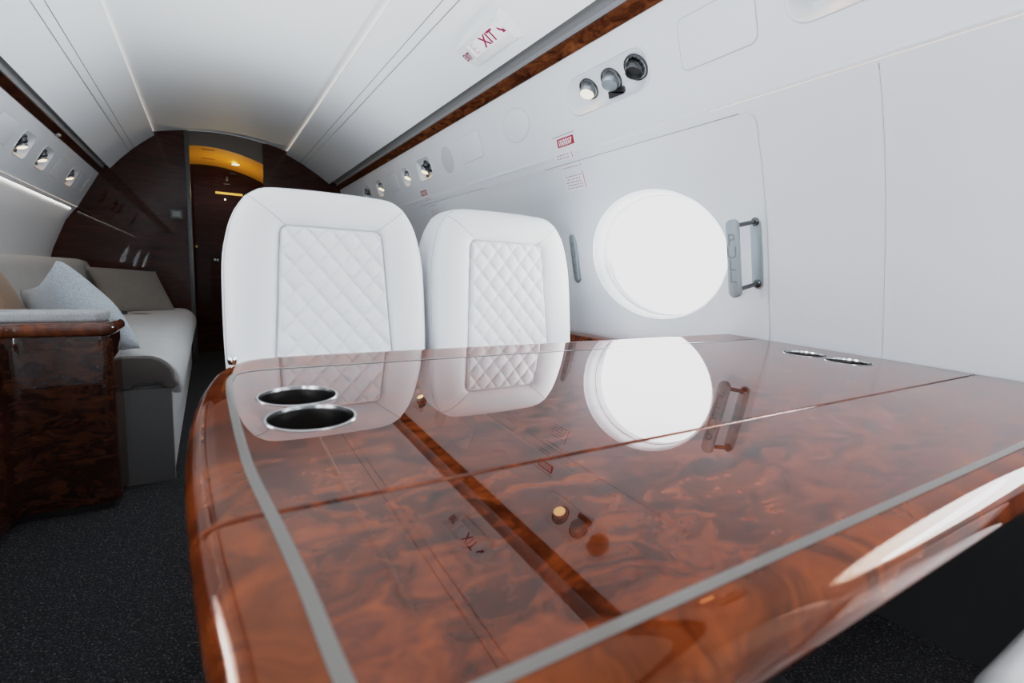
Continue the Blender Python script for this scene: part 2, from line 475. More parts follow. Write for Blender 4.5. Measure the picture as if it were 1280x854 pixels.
# ---- escape hatches with their windows and pull handles
def wall_pt(y, z, d=0):
    n = wn(z); return Vector((wx(z), y, z)) + n * d
def slot_bar(bm, y, zc, hz, hw, d0, d1, r):
    """rounded flat bar lying parallel to the lining: y centre, z centre; d measured inward from the wall at zc"""
    n = wn(zc); up = Vector((n.z, 0, -n.x))
    if up.z < 0: up = -up
    c = Vector((wx(zc), y, zc)); Y = Vector((0, 1, 0))
    L = rrect(0, 0, hw, hz, r, 6)
    rings = []
    e = min(.0025, (d1 - d0) * .4)
    for ins, d in ((0, d0), (0, d1 - e), (e * .4, d1 - e * .3), (e, d1)):
        rings.append([c + Y * a + up * b_ + n * d for a, b_ in offset_loop(L, ins)])
    loft(bm, rings, True, True, True)
    return c, up, n
def pull_letters(bm, y, zc, d, size):
    n = wn(zc); up = Vector((n.z, 0, -n.x))
    if up.z < 0: up = -up
    c = Vector((wx(zc), y, zc)) + n * d
    for i, ch in enumerate('PULL'):
        text_bm(bm, ch, size, c + up * ((1.5 - i) * .0315), (0, -1, 0), up, .0004)
def make_hatch(dy, label, first):
    root = thing('escape_hatch', label, 'emergency exit', (wx(WCZ), WCY + dy, WCZ), 'emergency exit hatches in the window wall')
    pl = wall_sheet([hatch_loop(dy, -.0005), ell(WCY + dy, WCZ, WA, WB)], wx, '', M_WALL)
    obj('panel', pl, M_WALL, root)
    f, g = window_ring(WCY + dy, WCZ, wx, 1)
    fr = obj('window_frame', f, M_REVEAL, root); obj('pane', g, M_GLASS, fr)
    bm = B(); tube(bm, [(wx(z) + .050, yy, z) for yy, z in ell(WCY + dy + .004, WCZ, WA * .945, WB * .945, 72)], .0022, 6, True); obj('seal', bm, M_GASK, fr)
    bm = B(); P = hatch_loop(dy, .0009)
    ribbon(bm, [wall_pt(y, z, -.0015) for y, z in P], .03, [tuple(wn(z)) for y, z in P], True)
    obj('gasket', bm, M_LGASK, root)
    bm = B(); P = [p for p in hatch_loop(dy, .0008)]
    top = [p for p in P if p[1] > HZ1 - .01]
    tube(bm, [wall_pt(y, HZ1, .0003) for y in (HY0 + dy + .04, HY1 + dy - .04)], .0013, 6); obj('top_edge_line', bm, M_GASK, root)
    # near handle, pulled out on two rods
    zc = .092; yb = HY0 + .031 + dy
    bm = B(); c, up, n = slot_bar(bm, yb, zc, .098, .017, -.004, .0022, .0165); h = obj('recess_plate', bm, M_HANDLE, root, label='grey recess plate of the pulled-out handle')
    bm = B(); slot_bar(bm, yb, zc, .100, .0165, .092, .104, .016); bar = obj('pull_handle', bm, M_HANDLE, root, label='grey handle bar reading PULL, standing out on two rods')
    bm = B(); pull_letters(bm, yb, zc, .1042, .044); obj('lettering', bm, M_HLET, bar)
    for s in (-1, 1):
        bm = B(); a = c + up * (s * .082)
        tube(bm, [a + n * .001, a + n * .094], .0055, 12); r = obj('rod', bm, M_DCHROME, bar)
        bm = B(); lathe(bm, a + n * .002, n, [(.011, 0), (.011, .003), (.007, .006)], 16, True, True); obj('rod_collar', bm, M_DCHROME, bar)
    # far handle, folded flush
    yb = HY1 - .113 + dy
    bm = B(); slot_bar(bm, yb, zc, .100, .022, -.002, .0015, .021); obj('recess_plate', bm, M_STEEL, root, label='narrow metal surround of the folded handle')
    bm = B(); slot_bar(bm, yb, zc, .094, .0165, .001, .008, .016); bar = obj('pull_handle', bm, M_HANDLE, root, label='grey handle bar reading PULL, folded flush')
    bm = B(); pull_letters(bm, yb, zc, .0082, .040); obj('lettering', bm, M_HLET, bar)
    lens_light(WCY + dy, WCZ, wx, 1, PWR)
    return root
make_hatch(0, 'white emergency exit hatch with a bright oval window between two PULL handles', True)
make_hatch(HATCHES[1], 'white emergency exit hatch mostly hidden behind the right-hand seat back', False)

# placards straddling hatch top edges (illegible print)
def placard(dy, label):
    y0, y1 = 1.462 + dy, 1.560 + dy
    root = thing('instruction_placard', label, 'placard', wall_pt((y0 + y1) / 2, .40), 'hatch instruction placards')
    for za, zb, ya, yb in ((.437, .462, y0 + .01, y1 + .012), (.335, .420, y0 - .015, y1)):
        bm = B(); n = 8
        vs = [[bm.verts.new(wall_pt(y, lerp(za, zb, i / n), .0008)) for i in range(n + 1)] for y in (ya, yb)]
        for i in range(n): bm.faces.new((vs[0][i], vs[1][i], vs[1][i + 1], vs[0][i + 1]))
        s = obj('sheet', bm, M_STKW, root)
        bm = B(); z = zb - .008; rr = random.Random(int(za * 1000))
        while z > za + .004:
            y = yb - .008
            while y > ya + .012:
                w = rr.uniform(.004, .014)
                if y - w < ya + .010: break
                ribbon(bm, [wall_pt(y, z, .0012), wall_pt(y - w, z, .0012)], .0042, tuple(wn(z)))
                y -= w + rr.uniform(.002, .006)
            z -= .0098
        obj('print', bm, M_INK, s)
        bm = B(); ribbon(bm, [wall_pt(ya + .003, lerp(za + .002, zb - .002, i / n), .0012) for i in range(n + 1)], .0028, [tuple(wn(lerp(za, zb, i / n))) for i in range(n + 1)]); obj('red_rule', bm, M_RED, s)
    return root
placard(0, 'small white instruction placard with a red edge above the PULL handle')
placard(1.32, 'tiny white instruction placard beyond the right-hand seat back')

# ------------------------------------------------------------------ overhead panels (PSU = passenger service units)
RA, RB = Vector((1.03, .727)), Vector((1.12, .46))
LA, LB = Vector((-.640, .646)), Vector((-.765, .41))
class PanelFrame:
    def __init__(s, A, Bq, sgn):
        s.A = A; d = (Bq - A); s.L = d.length; s.d = d.normalized(); s.sgn = sgn
        s.n = Vector((-s.d.y, s.d.x)) if sgn > 0 else Vector((s.d.y, -s.d.x))
        if s.n.x * sgn > 0: s.n = -s.n
    def P(s, y, v, d=0):
        q = s.A + s.d * v + s.n * d
        return Vector((q.x, y, q.y))
    def N(s): return Vector((s.n.x, 0, s.n.y))
    def D(s): return Vector((s.d.x, 0, s.d.y))
PR = PanelFrame(RA, RB, 1); PL = PanelFrame(LA, LB, -1)

def stadium(yc, sc, hl, hh, r): return rrect(yc, sc, hl, hh, r, 8)
UR = [  # right-hand units: y, s, half length, half height, depth, kind
    (1.258, .126, .180, .058, .040, 'big'),
    (.505, .126, .180, .058, .040, 'big'),
    (2.775, .132, .100, .058, .034, 'cluster'),
    (3.075, .132, .060, .055, .030, 'single'),
    (3.62, .128, .070, .055, .030, 'single'),
    (3.95, .118, .090, .055, .030, 'dark'),
]
UL = [
    (3.21, .128, .088, .062, .034, 'cluster'),
    (3.545, .128, .088, .062, .034, 'cluster'),
    (4.16, .128, .085, .060, .034, 'cluster'),
    (2.1, .128, .088, .062, .034, 'cluster'),
]
def unit_loop(u, k=1.0):
    y, s, hl, hh, D, kind = u
    r = hh * .92 if kind == 'big' else (hh * .55 if kind == 'cluster' else min(hl, hh) * .85)
    L = stadium(0, 0, hl, hh, r)
    return [(y + a * k, s + b * k) for a, b in L]
def panel_sheet(F, units, y0, y1, name):
    bm = B(); poly_fill(bm, [[(y0, 0), (y1, 0), (y1, F.L), (y0, F.L)]] + [unit_loop(u) for u in units])
    for v in bm.verts: v.co = F.P(v.co.x, v.co.y)
    return struct(name, bm, M_PSU)
panel_sheet(PR, UR, YF, BACK, 'wall_right_overhead')
panel_sheet(PL, UL, YF, BACK, 'wall_left_overhead')

def make_unit(F, u, label, group):
    y, s, hl, hh, D, kind = u
    root = thing('passenger_service_unit', label, 'reading light unit', F.P(y, s), group)
    O = unit_loop(u); rings = []
    def depth(yy, ss, k):
        v = (ss - s) / hh
        h = (v + 1) / 1.35 if v < .35 else math.cos((v - .35) / .65 * math.pi / 2) ** .8 if v < 1 else 0
        h = max(0, min(1, h))
        return -D * h * sstep((1 - k) / .16)
    def ring(k, d=None):
        R = []
        for a, b in O:
            yy = y + (a - y) * k; ss = s + (b - s) * k
            R.append(F.P(yy, ss, depth(yy, ss, k) if d is None else d))
        return R
    rings = [ring(1.035, .0004), ring(1.03, .0022), ring(1.0, .003), ring(.985, .001)]
    for k in (.97, .95, .92, .89, .86, .83, .78, .7, .6, .5, .4, .3, .2, .1, .02): rings.append(ring(k))
    bm = B(); loft(bm, rings, True, False, True)
    obj('housing', bm, M_PSU, root, autos=60)
    ax = (F.N() * .70 + Vector((0, 0, -1)) * .55).normalized(); sx_ = F.N().x
    def eye(dy, v, r, lit, nozzle=False):
        yy = y + dy; ss = s + v * hh
        p = F.P(yy, ss, depth(yy, ss, .5) + .004)
        nm = 'air_nozzle' if nozzle else 'reading_light'
        bm = B()
        lathe(bm, p, ax, [(r * 1.06, -.012), (r * 1.06, .0), (r * 1.0, .003), (r * .94, .001), (r * .92, -.010), (r * .5, -.012), (0, -.012)], 28)
        h = obj(nm, bm, M_DCHROME, root)
        tilt = Vector((sx_ * .42, -.10, -1)).normalized()
        bm = B(); seg = 28; R = []
        for rr, hh_ in ((r * .74, -.022), (r * .76, .002), (r * .74, .012), (r * .68, .019), (r * .64, .0185)):
            x_, y_, a_ = frame(tilt)
            R.append([p + a_ * hh_ + (x_ * math.cos(2 * math.pi * k / seg) + y_ * math.sin(2 * math.pi * k / seg)) * rr * (1 + (.03 if k % 2 else -.03)) for k in range(seg)])
        loft(bm, R, True); obj('eyeball', bm, M_STEEL if lit or not nozzle else M_DCHROME, h)
        bm = B()
        lathe(bm, p, tilt, [(r * .67, .0188), (r * .4, .0200), (.0, .0202)], 24) if not nozzle else lathe(bm, p, tilt, [(r * .64, .0186), (r * .50, .008), (0, .006)], 24)
        obj('bore' if nozzle else 'lens', bm, M_LENS if lit else (M_BLACK if nozzle else M_HANDLE), h)
    def switch(dy, v, hw, hv):
        bm = B(); yy = y + dy
        L = rrect(yy, s + v * hh, hw, hv, hv * .6, 5); e = hw * .15
        L = [(a + (b - (s + v * hh)) * -.5, b) for a, b in L]
        dd = lambda b: depth(yy, b, .5)
        loft(bm, [[F.P(a, b, dd(b) + .001) for a, b in L], [F.P(a, b, dd(b) + .005) for a, b in offset_loop(L, .0005)], [F.P(a, b, dd(b) + .006) for a, b in offset_loop(L, .003)]], True, False, True)
        w = obj('switch_plate', bm, M_DCHROME, root)
        bm = B(); L2 = offset_loop(L, hv * .35)
        loft(bm, [[F.P(a, b, dd(b) + .0055) for a, b in L2], [F.P(a, b, dd(b) + .008) for a, b in offset_loop(L2, .001)]], True, False, True)
        obj('switch_button', bm, M_BLACK, w)
    if kind == 'big':
        eye(.098, -.18, .034, True); eye(-.006, -.12, .036, False); eye(-.112, -.16, .038, False, True); switch(-.01, .52, .036, .012)
    elif kind == 'dark':
        eye(.035, -.15, .026, False, True); eye(-.035, .05, .026, False, True)
    elif kind == 'cluster':
        eye(.034, .02, .030, True); eye(-.022, -.32, .024, False, True); eye(-.048, .10, .022, False, True); switch(.03, .62, .020, .009)
    else:
        eye(.0, -.1, .030, True)
    return root
gR = 'reading light units along the right-hand overhead panel'; gL = 'reading light units along the left-hand overhead panel'
LR = ['oblong overhead unit with a glowing lamp and two round nozzles above the oval window',
      'oblong overhead unit cut off by the top edge of the picture',
      'overhead unit with dark eyeballs and a lit lamp, aft of the grey oval cover',
      'small single reading light just aft of the dark eyeball cluster',
      'small lit reading light peeping just above the left-hand seat top',
      'dark air nozzles just clearing the left-hand seat top, furthest aft on that side']
for u, l in zip(UR, LR): make_unit(PR, u, l, gR)
LL = ['left overhead unit nearest the viewer, lit lamp with dark nozzles', 'middle of the three lit units on the left overhead panel',
      'last lit unit on the left overhead panel, next to the dark bulkhead', 'left overhead unit just outside the picture']
for u, l in zip(UL[:3], LL): make_unit(PL, u, l, gL)

def plate(F, loop, label, cat, name, group=None, lift=.0018, mt=None, gm=None, gw=.003, gasket=True):
    yc = sum(a for a, b in loop) / len(loop); sc = sum(b for a, b in loop) / len(loop)
    root = thing(name, label, cat, F.P(yc, sc), group)
    bm = B()
    loft(bm, [[F.P(a, b, 0) for a, b in loop], [F.P(a, b, lift * .7) for a, b in loop], [F.P(a, b, lift) for a, b in offset_loop(loop, .002)]], True, False, True)
    obj('cover', bm, mt or M_PSU, root)
    if gasket:
        bm = B(); ribbon(bm, [F.P(a, b, .0004) for a, b in offset_loop(loop, -gw * .3)], gw, tuple(F.N()), True); obj('edge_gap', bm, gm or M_PGASK, root)
    return root
def ccw(L): 
    a = sum(L[i - 1][0] * L[i][1] - L[i][0] * L[i - 1][1] for i in range(len(L)))
    return L if a > 0 else L[::-1]
plate(PR, rrect(.862, .121, .105, .060, .018), 'rounded rectangular drop panel between the two oblong light units', 'panel', 'oxygen_mask_panel', 'drop panels in the overhead lining')
plate(PR, rrect(2.19, .130, .105, .058, .012), 'faint square drop panel between round cover and grey oval cover', 'panel', 'oxygen_mask_panel', 'drop panels in the overhead lining', gw=.002)
plate(PR, ell(1.785, .127, .095, .061, 40), 'round flush cover left of the oblong light unit', 'cover', 'speaker_cover', 'round flush covers', gw=.0025)
plate(PR, ell(2.462, .138, .062, .064, 32), 'grey oval cover forward of the dark eyeball cluster', 'cover', 'speaker_cover', 'round flush covers', mt=mat('grey_cover', (.60, .62, .63), rough=.6), gw=.002)
plate(PR, rrect(3.32, .130, .085, .055, .012), 'thin-edged drop panel between the two single reading lights', 'panel', 'oxygen_mask_panel', 'drop panels in the overhead lining', gw=.002)
plate(PL, rrect(2.93, .120, .105, .058, .012), 'square drop panel at the left picture edge', 'panel', 'oxygen_mask_panel', 'drop panels in the overhead lining', gw=.002)
plate(PL, rrect(3.84, .128, .085, .058, .012), 'square drop panel between the second and third left-hand lamps', 'panel', 'oxygen_mask_panel', 'drop panels in the overhead lining', gw=.003)
plate(PL, rrect(4.38, .128, .065, .058, .012), 'narrow drop panel right of the last left-hand lamp', 'panel', 'oxygen_mask_panel', 'drop panels in the overhead lining', gw=.003)
plate(PL, ell(4.57, .13, .05, .062, 32), 'pale oval cover at the end of the left overhead panel', 'cover', 'speaker_cover', 'round flush covers', mt=mat('pale_cover', (.86, .86, .86), rough=.5), gw=.003)

def sticker(F, yc, sc, hl, hh, label):
    root = thing('warning_sticker', label, 'sticker', F.P(yc, sc), 'red overhead stickers')
    bm = B(); loft(bm, [[F.P(a, b, .0003) for a, b in rrect(yc, sc, hl, hh, .002, 2)], [F.P(a, b, .0009) for a, b in rrect(yc, sc, hl, hh, .002, 2)]], True, False, True)
    s = obj('sheet', bm, M_RED, root)
    bm = B(); rr = random.Random(3)
    for row, w in ((-.42, .008), (.18, .0075), (.62, .004)):
        y = yc + hl * .82
        while y > yc - hl * .72:
            L = rr.uniform(.004, .010)
            ribbon(bm, [F.P(y, sc + row * hh, .0014), F.P(y - L, sc + row * hh, .0014)], w, tuple(F.N())); y -= L + .0035
    obj('print', bm, M_STKW, s)
sticker(PR, 1.500, .246, .047, .0145, 'red sticker with white print forward of the oval window, above the placard')
sticker(PR, 2.88, .254, .045, .0145, 'smaller red sticker below the dark eyeball cluster, above the gap between the seat backs')
bm = B(); ribbon(bm, [PR.P(1.573, .222, .0006), PR.P(1.445, .222, .0006)], .003, tuple(PR.N()))
obj('mask_pull_slot', bm, M_GASK, label='thin dark slot just above the larger red sticker', cat='slot', loc=tuple(PR.P(1.5, .222)))

# rails, lip, recess, ceiling panels
def strip(pts, y0=YF, y1=BACK):
    bm = B(); loft(bm, [[(x, y0, z) for x, z in pts], [(x, y1, z) for x, z in pts]], False); return bm
def solid(pts, y0=YF, y1=BACK):
    bm = B(); loft(bm, [[(x, y0, z) for x, z in pts], [(x, y1, z) for x, z in pts]], True, True, True); return bm
struct('trim_2', solid([(1.031, .7275), (1.034, .737), (.992, .755), (.986, .752), (.985, .745), (1.026, .7255)]), M_RAIL)
struct('trim_3', solid([(-.641, .647), (-.644, .657), (-.606, .673), (-.600, .669), (-.600, .662), (-.636, .645)]), M_BURLD)
def ceil_edge(x0, z0, x1, z1, bulge, n=16):
    out = []
    d = Vector((x1 - x0, z1 - z0)); nn = Vector((-d.y, d.x)).normalized()
    if nn.y < 0: nn = -nn
    for i in range(n + 1):
        t = i / n; q = Vector((x0, z0)) + d * t + nn * (bulge * 4 * t * (1 - t)); out.append((q.x, q.y))
    return out
CR = ceil_edge(.596, .965, .938, .768, .012); CL = ceil_edge(-.303, .965, -.575, .690, .012)
def ceil_panels(C, a, b, sgn):
    i = lambda lo, hi: [C[0].__class__((lerp(C[k][0], C[k + 1][0], f), lerp(C[k][1], C[k + 1][1], f))) for k, f in lo] + hi
    # split at arc fractions a, b leaving small shadow gaps
    def pts(t0, t1):
        n = 14; out = []
        for k in range(n + 1):
            t = lerp(t0, t1, k / n) * (len(C) - 1); j = min(int(t), len(C) - 2)
            out.append((lerp(C[j][0], C[j + 1][0], t - j), lerp(C[j][1], C[j + 1][1], t - j)))
        return out
    return pts(0, a - .004), pts(a + .004, b - .004), pts(b + .004, 1)
for C, a, b, sg in ((CR, .30, .39, 1), (CL, .43, .53, -1)):
    p1, p2, p3 = ceil_panels(C, a, b, sg)
    lip = [(p1[0][0] + sg * .002, p1[0][1] + .014)]
    struct('ceiling_side', strip(lip + p1), M_CEIL)
    struct('ceiling_trim', strip([(x, z + .0015) for x, z in p2]), M_CEIL)
    e = p3[-1]
    # lower edge turns up into a recess coloured darker for its shade that ends behind the rail
    if sg > 0: rec = [(e[0] + .004, e[1] + .004), (e[0] + .006, e[1] + .018), (e[0] + .03, e[1] + .022), (e[0] + .06, e[1] + .010), (1.0, .752)]
    else: rec = [(e[0] - .004, e[1] + .004), (e[0] - .006, e[1] + .016), (e[0] - .03, e[1] + .02), (-.62, .668)]
    struct('ceiling_side', strip(p3 + [rec[0]]), M_CEIL)
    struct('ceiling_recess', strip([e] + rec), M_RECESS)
    struct('ceiling_gasket', strip([(p1[-1][0] - sg * .01, p1[-1][1] + .012), (p2[0][0] + sg * .01, p2[0][1] + .004)]), M_DARKG)
    struct('ceiling_gasket', strip([(p2[-1][0] - sg * .01, p2[-1][1] + .012), (p3[0][0] + sg * .01, p3[0][1] + .004)]), M_LGASK)
CC = []
for i in range(33):
    x = lerp(-.326, .617, i / 32); u = (x - CX) / .472
    CC.append((x, .985 + .072 * (1 - u * u)))
struct('ceiling', strip(CC), M_CEIL)
for x0, x1 in ((-.302, -.322), (.595, .614)):
    s = 1 if x1 > x0 else -1
    bm = strip([(x0 + s * .004, .9795), (x1, .9805)], YF, BACK - .002)
    obj('cove_light', bm, M_COVE, label='warm light line running along the %s edge of the raised ceiling' % ('right' if s > 0 else 'left'), cat='light strip', loc=((x0 + x1) / 2, 1.1, .98), group='ceiling cove lights')
# bullnose rails under the overhead panels, with cove light beneath on both sides
bm = B(); tube(bm, [(1.131, YF, .458), (1.131, BACK, .458)], .0125, 16); struct('trim_4', bm, M_PSU)
bm = B(); tube(bm, [(-.777, YF, .408), (-.777, BACK, .408)], .0125, 16); struct('trim_5', bm, M_PSU)
bm = strip([(-.770, .397), (-.790, .393)], YF, BACK - .002)
obj('cove_light', bm, M_COVE, label='bright light line under the left overhead panel, above the sofa', cat='light strip', loc=(-.78, 3, .395))
bm = strip([(1.122, .447), (1.134, .443)], YF, .9)
obj('cove_light', bm, M_COVEW, label='faint warm light line under the right overhead panel at upper right', cat='light strip', loc=(1.13, .2, .445))
# clip on the left rail
bm = B(); box(bm, -.652, -.618, 3.475, 3.505, .643, .672, .004); obj('rail_clip', bm, M_STEEL, label='small grey metal clip on the dark left rail', cat='clip', loc=(-.635, 3.49, .66))

# ------------------------------------------------------------------ EXIT sign on the right ceiling panel
c0 = Vector(((.596 + .938) / 2, 0, (.965 + .768) / 2)); dd = Vector((.938 - .596, 0, .768 - .965)).normalized(); nn = Vector((dd.z, 0, -dd.x)).normalized()
if nn.z > 0: nn = -nn
def XS(y, v, d): return Vector((.596, y, .965)) + dd * v + nn * (d - .010)
root = thing('exit_sign', 'white sign housing reading EXIT in crimson on the sloping right ceiling', 'exit sign', XS(1.65, .30, 0))
y0, y1, v0, v1 = 1.495, 1.745, .255, .345
bm = B()
def Q(y, v, d): return bm.verts.new(XS(y, v, d))
bot = [Q(y0 - .012, v0 - .012, 0), Q(y1 + .085, v0 + .004, 0), Q(y1 + .085, v1 + .004, 0), Q(y0 - .012, v1 + .018, 0)]
topv = [Q(y0, v0, .024), Q(y1, v0, .024), Q(y1, v1, .024), Q(y0, v1, .024)]
for i in range(4): bm.faces.new((bot[i], bot[(i + 1) % 4], topv[(i + 1) % 4], topv[i]))
bm.faces.new(topv[::-1])
bmesh.ops.bevel(bm, geom=[e for e in bm.edges if all(v in topv for v in e.verts)], offset=.004, segments=2, affect='EDGES')
hs = obj('housing', bm, M_SIGN, root)
bm = B(); L = rrect((y0 + y1) / 2, .292, .112, .025, .003, 2)
loft(bm, [[XS(a, b, .0242) for a, b in L], [XS(a, b, .0252) for a, b in L]], True, False, True); fc = obj('sign_face', bm, M_SIGNF, root)
bm = B(); text_bm(bm, 'XIT', .058, XS(1.602, .293, .0254), (0, -1, 0), -dd, .0006, bold=.001)
obj('lettering', bm, M_REDT, fc, label='crimson letters X I T')
bm = B(); text_bm(bm, 'E', .058, XS(1.700, .293, .0254), (0, -1, 0), -dd, .0006); obj('lettering', bm, M_GLARET, fc, label='washed-out letter E')  # pale colour stands in for glare over the E
bm = B()
A_ = [(1.532, .279), (1.527, .284), (1.514, .297), (1.510, .292), (1.505, .308), (1.524, .306), (1.519, .302), (1.533, .288)]
bm.faces.new([bm.verts.new(XS(a, b, .0262)) for a, b in A_]); obj('arrow', bm, M_REDT, fc)
e0 = XS(y1, (v0 + v1) / 2, .024); e1 = XS(y1 + .085, (v0 + v1) / 2 + .004, 0)
upv = -dd; rv = (e0 - e1).normalized()
bm = B(); text_bm(bm, 'EXIT', .040, (e0 + e1) / 2, -dd.cross(Vector((0, 0, 0)) + rv.cross(dd)).normalized() if False else rv, upv, .0012, bold=.0006)
obj('end_lettering', bm, M_REDT, root, label='small crimson EXIT on the slanted end')
bm = B(); tube(bm, [XS(y0 - .005, v1 + .018, .003), XS(y1 + .06, v1 + .008, .003)], .0026, 6); obj('shadow_gap', bm, M_DARKG, root)  # dark rod drawn in for the shadow line below the housing

# ------------------------------------------------------------------ floor and end walls
bm = B(); box(bm, -1.1, 1.4, YF, BACK + 1.2, -.80, -.76); struct('floor', bm, M_CARPET)
# aft bulkhead with the doorway
DX0, DX1 = -.088, .421
bm = B()
for P in ([(-1.25, -.76), (DX0 - .028, -.76), (DX0 - .028, 1.25), (-1.25, 1.25)], [(DX1, -.76), (1.45, -.76), (1.45, 1.25), (DX1, 1.25)]):
    f = [bm.verts.new((x, BACK, z)) for x, z in P] + [bm.verts.new((x, BACK + .03, z)) for x, z in P]
    bm.faces.new(f[:4]); bm.faces.new(f[4:][::-1])
    for i in range(4): bm.faces.new((f[i], f[4 + i], f[4 + (i + 1) % 4], f[(i + 1) % 4]))
struct('wall_back', bm, M_BULK, smooth=False)
bm = B(); box(bm, -1.25, 1.45, YF - .03, YF, -.80, 1.25); struct('wall_front', bm, M_WALL)
bm = B(); box(bm, DX0 - .030, DX0, BACK - .010, BACK + .05, -.76, 1.03, .003); struct('trim_6', bm, M_JAMB)
bm = B(); tube(bm, [(x, BACK - .003, z - .002) for x, z in CC if DX0 - .02 < x < DX1 + .02], .0035, 8); struct('trim_7', bm, M_SIGN)
# vestibule behind the doorway
VY = 5.32
def vz(x, y): return .905 - .55 * (x - .04) ** 2 + (.05 * (VY - y) / (VY - BACK))
bm = B()
vs = [[bm.verts.new((lerp(-.16, .52, i / 20), y, vz(lerp(-.16, .52, i / 20), y))) for i in range(21)] for y in (BACK + .05, VY)]
for i in range(20): bm.faces.new((vs[0][i], vs[0][i + 1], vs[1][i + 1], vs[1][i]))
struct('ceiling_vestibule', bm, M_AMBER)
bm = B()
vs = [[bm.verts.new((lerp(-.16, .52, i / 20), BACK + .045, z_)) for i in range(21)] for z_ in (0, 1)]
for i in range(21):
    x = lerp(-.16, .52, i / 20); vs[0][i].co.z = vz(x, BACK + .05) - .004; vs[1][i].co.z = 1.12
for i in range(20): bm.faces.new((vs[0][i], vs[0][i + 1], vs[1][i + 1], vs[1][i]))
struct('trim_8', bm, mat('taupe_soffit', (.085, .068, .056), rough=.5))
bm = B(); box(bm, -.16, -.13, BACK + .03, VY + .05, -.76, 1.1); struct('wall_vestibule_left', bm, M_BULK)
bm = B(); box(bm, .50, .53, BACK + .03, VY + .05, -.76, 1.1); struct('wall_vestibule_right', bm, M_BULK)
M_DOOR = wood('door_mahogany', [(.30, (.012, .0040, .0032)), (.5, (.024, .0080, .0060)), (.72, (.038, .0125, .0090))], scale=9, stretch=(.5, .5, 4), warp=.05, coat=.35, coat_ior=1.3)
bm = B(); box(bm, -.16, .53, VY, VY + .03, -.76, 1.1); dr = struct('door_1', bm, M_DOOR)
bm = B(); box(bm, .170, .190, VY - .006, VY, .785, .825, .003); obj('latch_plate', bm, M_JAMB, dr)
bm = B(); box(bm, .150, .205, VY - .008, VY, .755, .763, .002); obj('strike_plate', bm, M_JAMB, dr)
bm = B(); lathe(bm, (-.076, VY - .002, .19), (0, -1, 0), [(.008, 0), (.012, .012), (.010, .02), (0, .023)], 16, True); obj('door_knob', bm, M_BRASS, dr)
bm = B(); box(bm, .055, .072, VY - .006, VY, .070, .090, .002); obj('lock_plate', bm, M_STEEL, dr)
bm = B(); box(bm, .078, .092, VY - .006, VY, .068, .088, .002); obj('lock_plate', bm, M_STEEL, dr)
bm = B(); box(bm, .086, .30, VY - .012, VY, .666, .684, .003); obj('transom_bar', bm, M_AMBERGLOW, label='glowing brass-coloured bar on the dark door beyond the doorway', cat='door bar', loc=(.19, VY, .675))  # glowing bar added in place of the amber ceiling's reflection in the door
bm = B(); p = Vector((.243, 5.08, vz(.243, 5.08) - .001)); lathe(bm, p, (0, 0, -1), [(.042, 0), (.042, .003), (.034, .004)], 28); L_ = thing('downlight', 'round lit downlight in the amber vestibule ceiling', 'ceiling light', p); obj('ring', bm, M_BRASS, L_)
bm = B(); lathe(bm, p, (0, 0, -1), [(.034, .004), (.02, .0055), (0, .006)], 28); obj('lens', bm, mat('downlight_lens', (.9, .8, .6), emit=(1, .86, .6), es=3), L_)
for y in (4.83, 5.10):
    z = vz(.03, y) - .002; bm = B(); box(bm, -.005, .085, y, y + .012, z - .004, z, .001)
    obj('vent_slot', bm, M_AMBERT, label='%s dark slot in the amber vestibule ceiling' % ('nearer' if y < 5 else 'further'), cat='vent', loc=(.04, y, z), group='vestibule ceiling slots')
bm = B(); box(bm, -.228, -.148, BACK - .008, BACK, .368, .438, .004); sw = thing('switch_plate', 'grey metal switch plate on the dark bulkhead beside the doorway', 'switch', (-.188, BACK, .40)); obj('plate', bm, M_JAMB, sw)
bm = B(); box(bm, -.214, -.162, BACK - .011, BACK - .007, .384, .424, .003); obj('button', bm, M_HLET, sw)

# ------------------------------------------------------------------ side ledge along the window wall
bm = B(); box(bm, 1.225, 1.315, .95, BACK, -.25, -.207, .006); obj('window_ledge', bm, M_BURL, label='narrow burl-wood ledge along the white wall below the oval window', cat='ledge', loc=(1.27, 2.8, -.22))

# ------------------------------------------------------------------ conference table (plane rises slightly aft)
def TZ(x, y, d=0): return -.15 + .03274 * (y - .6) + .00603 * (x - .5) + d
def TP(x, y, d=0): return Vector((x, y, TZ(x, y, d)))
TR = 1.285
LEFT = smooth_path([(.120, .129, 0), (.060, .1305, 0), (.019, .147, 0), (-.0005, .195, 0), (-.006, .245, 0), (-.014, .33, 0), (-.021, .45, 0), (-.023, .56, 0), (-.020, .66, 0), (-.010, .76, 0), (.006, .845, 0), (.036, .905, 0), (.085, .927, 0), (.16, .933, 0)], 8)
OUT = [(TR, .129), (TR, .933)] + [(p.x, p.y) for p in LEFT[::-1]]      # ccw: right side up, then down the curved aisle end
def wall_inset(P, d, far=None):
    Q = offset_loop(P, d); R = []
    for (a, b), (x, y) in zip(P, Q): R.append((TR if abs(a - TR) < 1e-6 else x, y))
    return R
IN = smooth_path([(TR, .163, 0), (.60, .163, 0), (.20, .163, 0), (.11, .163, 0), (.062, .1635, 0), (.0455, .172, 0), (.0420, .195, 0), (.0385, .26, 0), (.033, .33, 0), (.024, .43, 0), (.0205, .53, 0), (.019, .62, 0), (.0185, .70, 0), (.022, .765, 0), (.036, .80, 0), (.075, .812, 0), (.15, .812, 0), (.60, .812, 0), (TR, .812, 0)], 8)
CUPS = [(.090, .6465, .0465), (.090, .5535, .0465), (1.158, .6165, .0455), (1.158, .5255, .0455)]
bm = B()
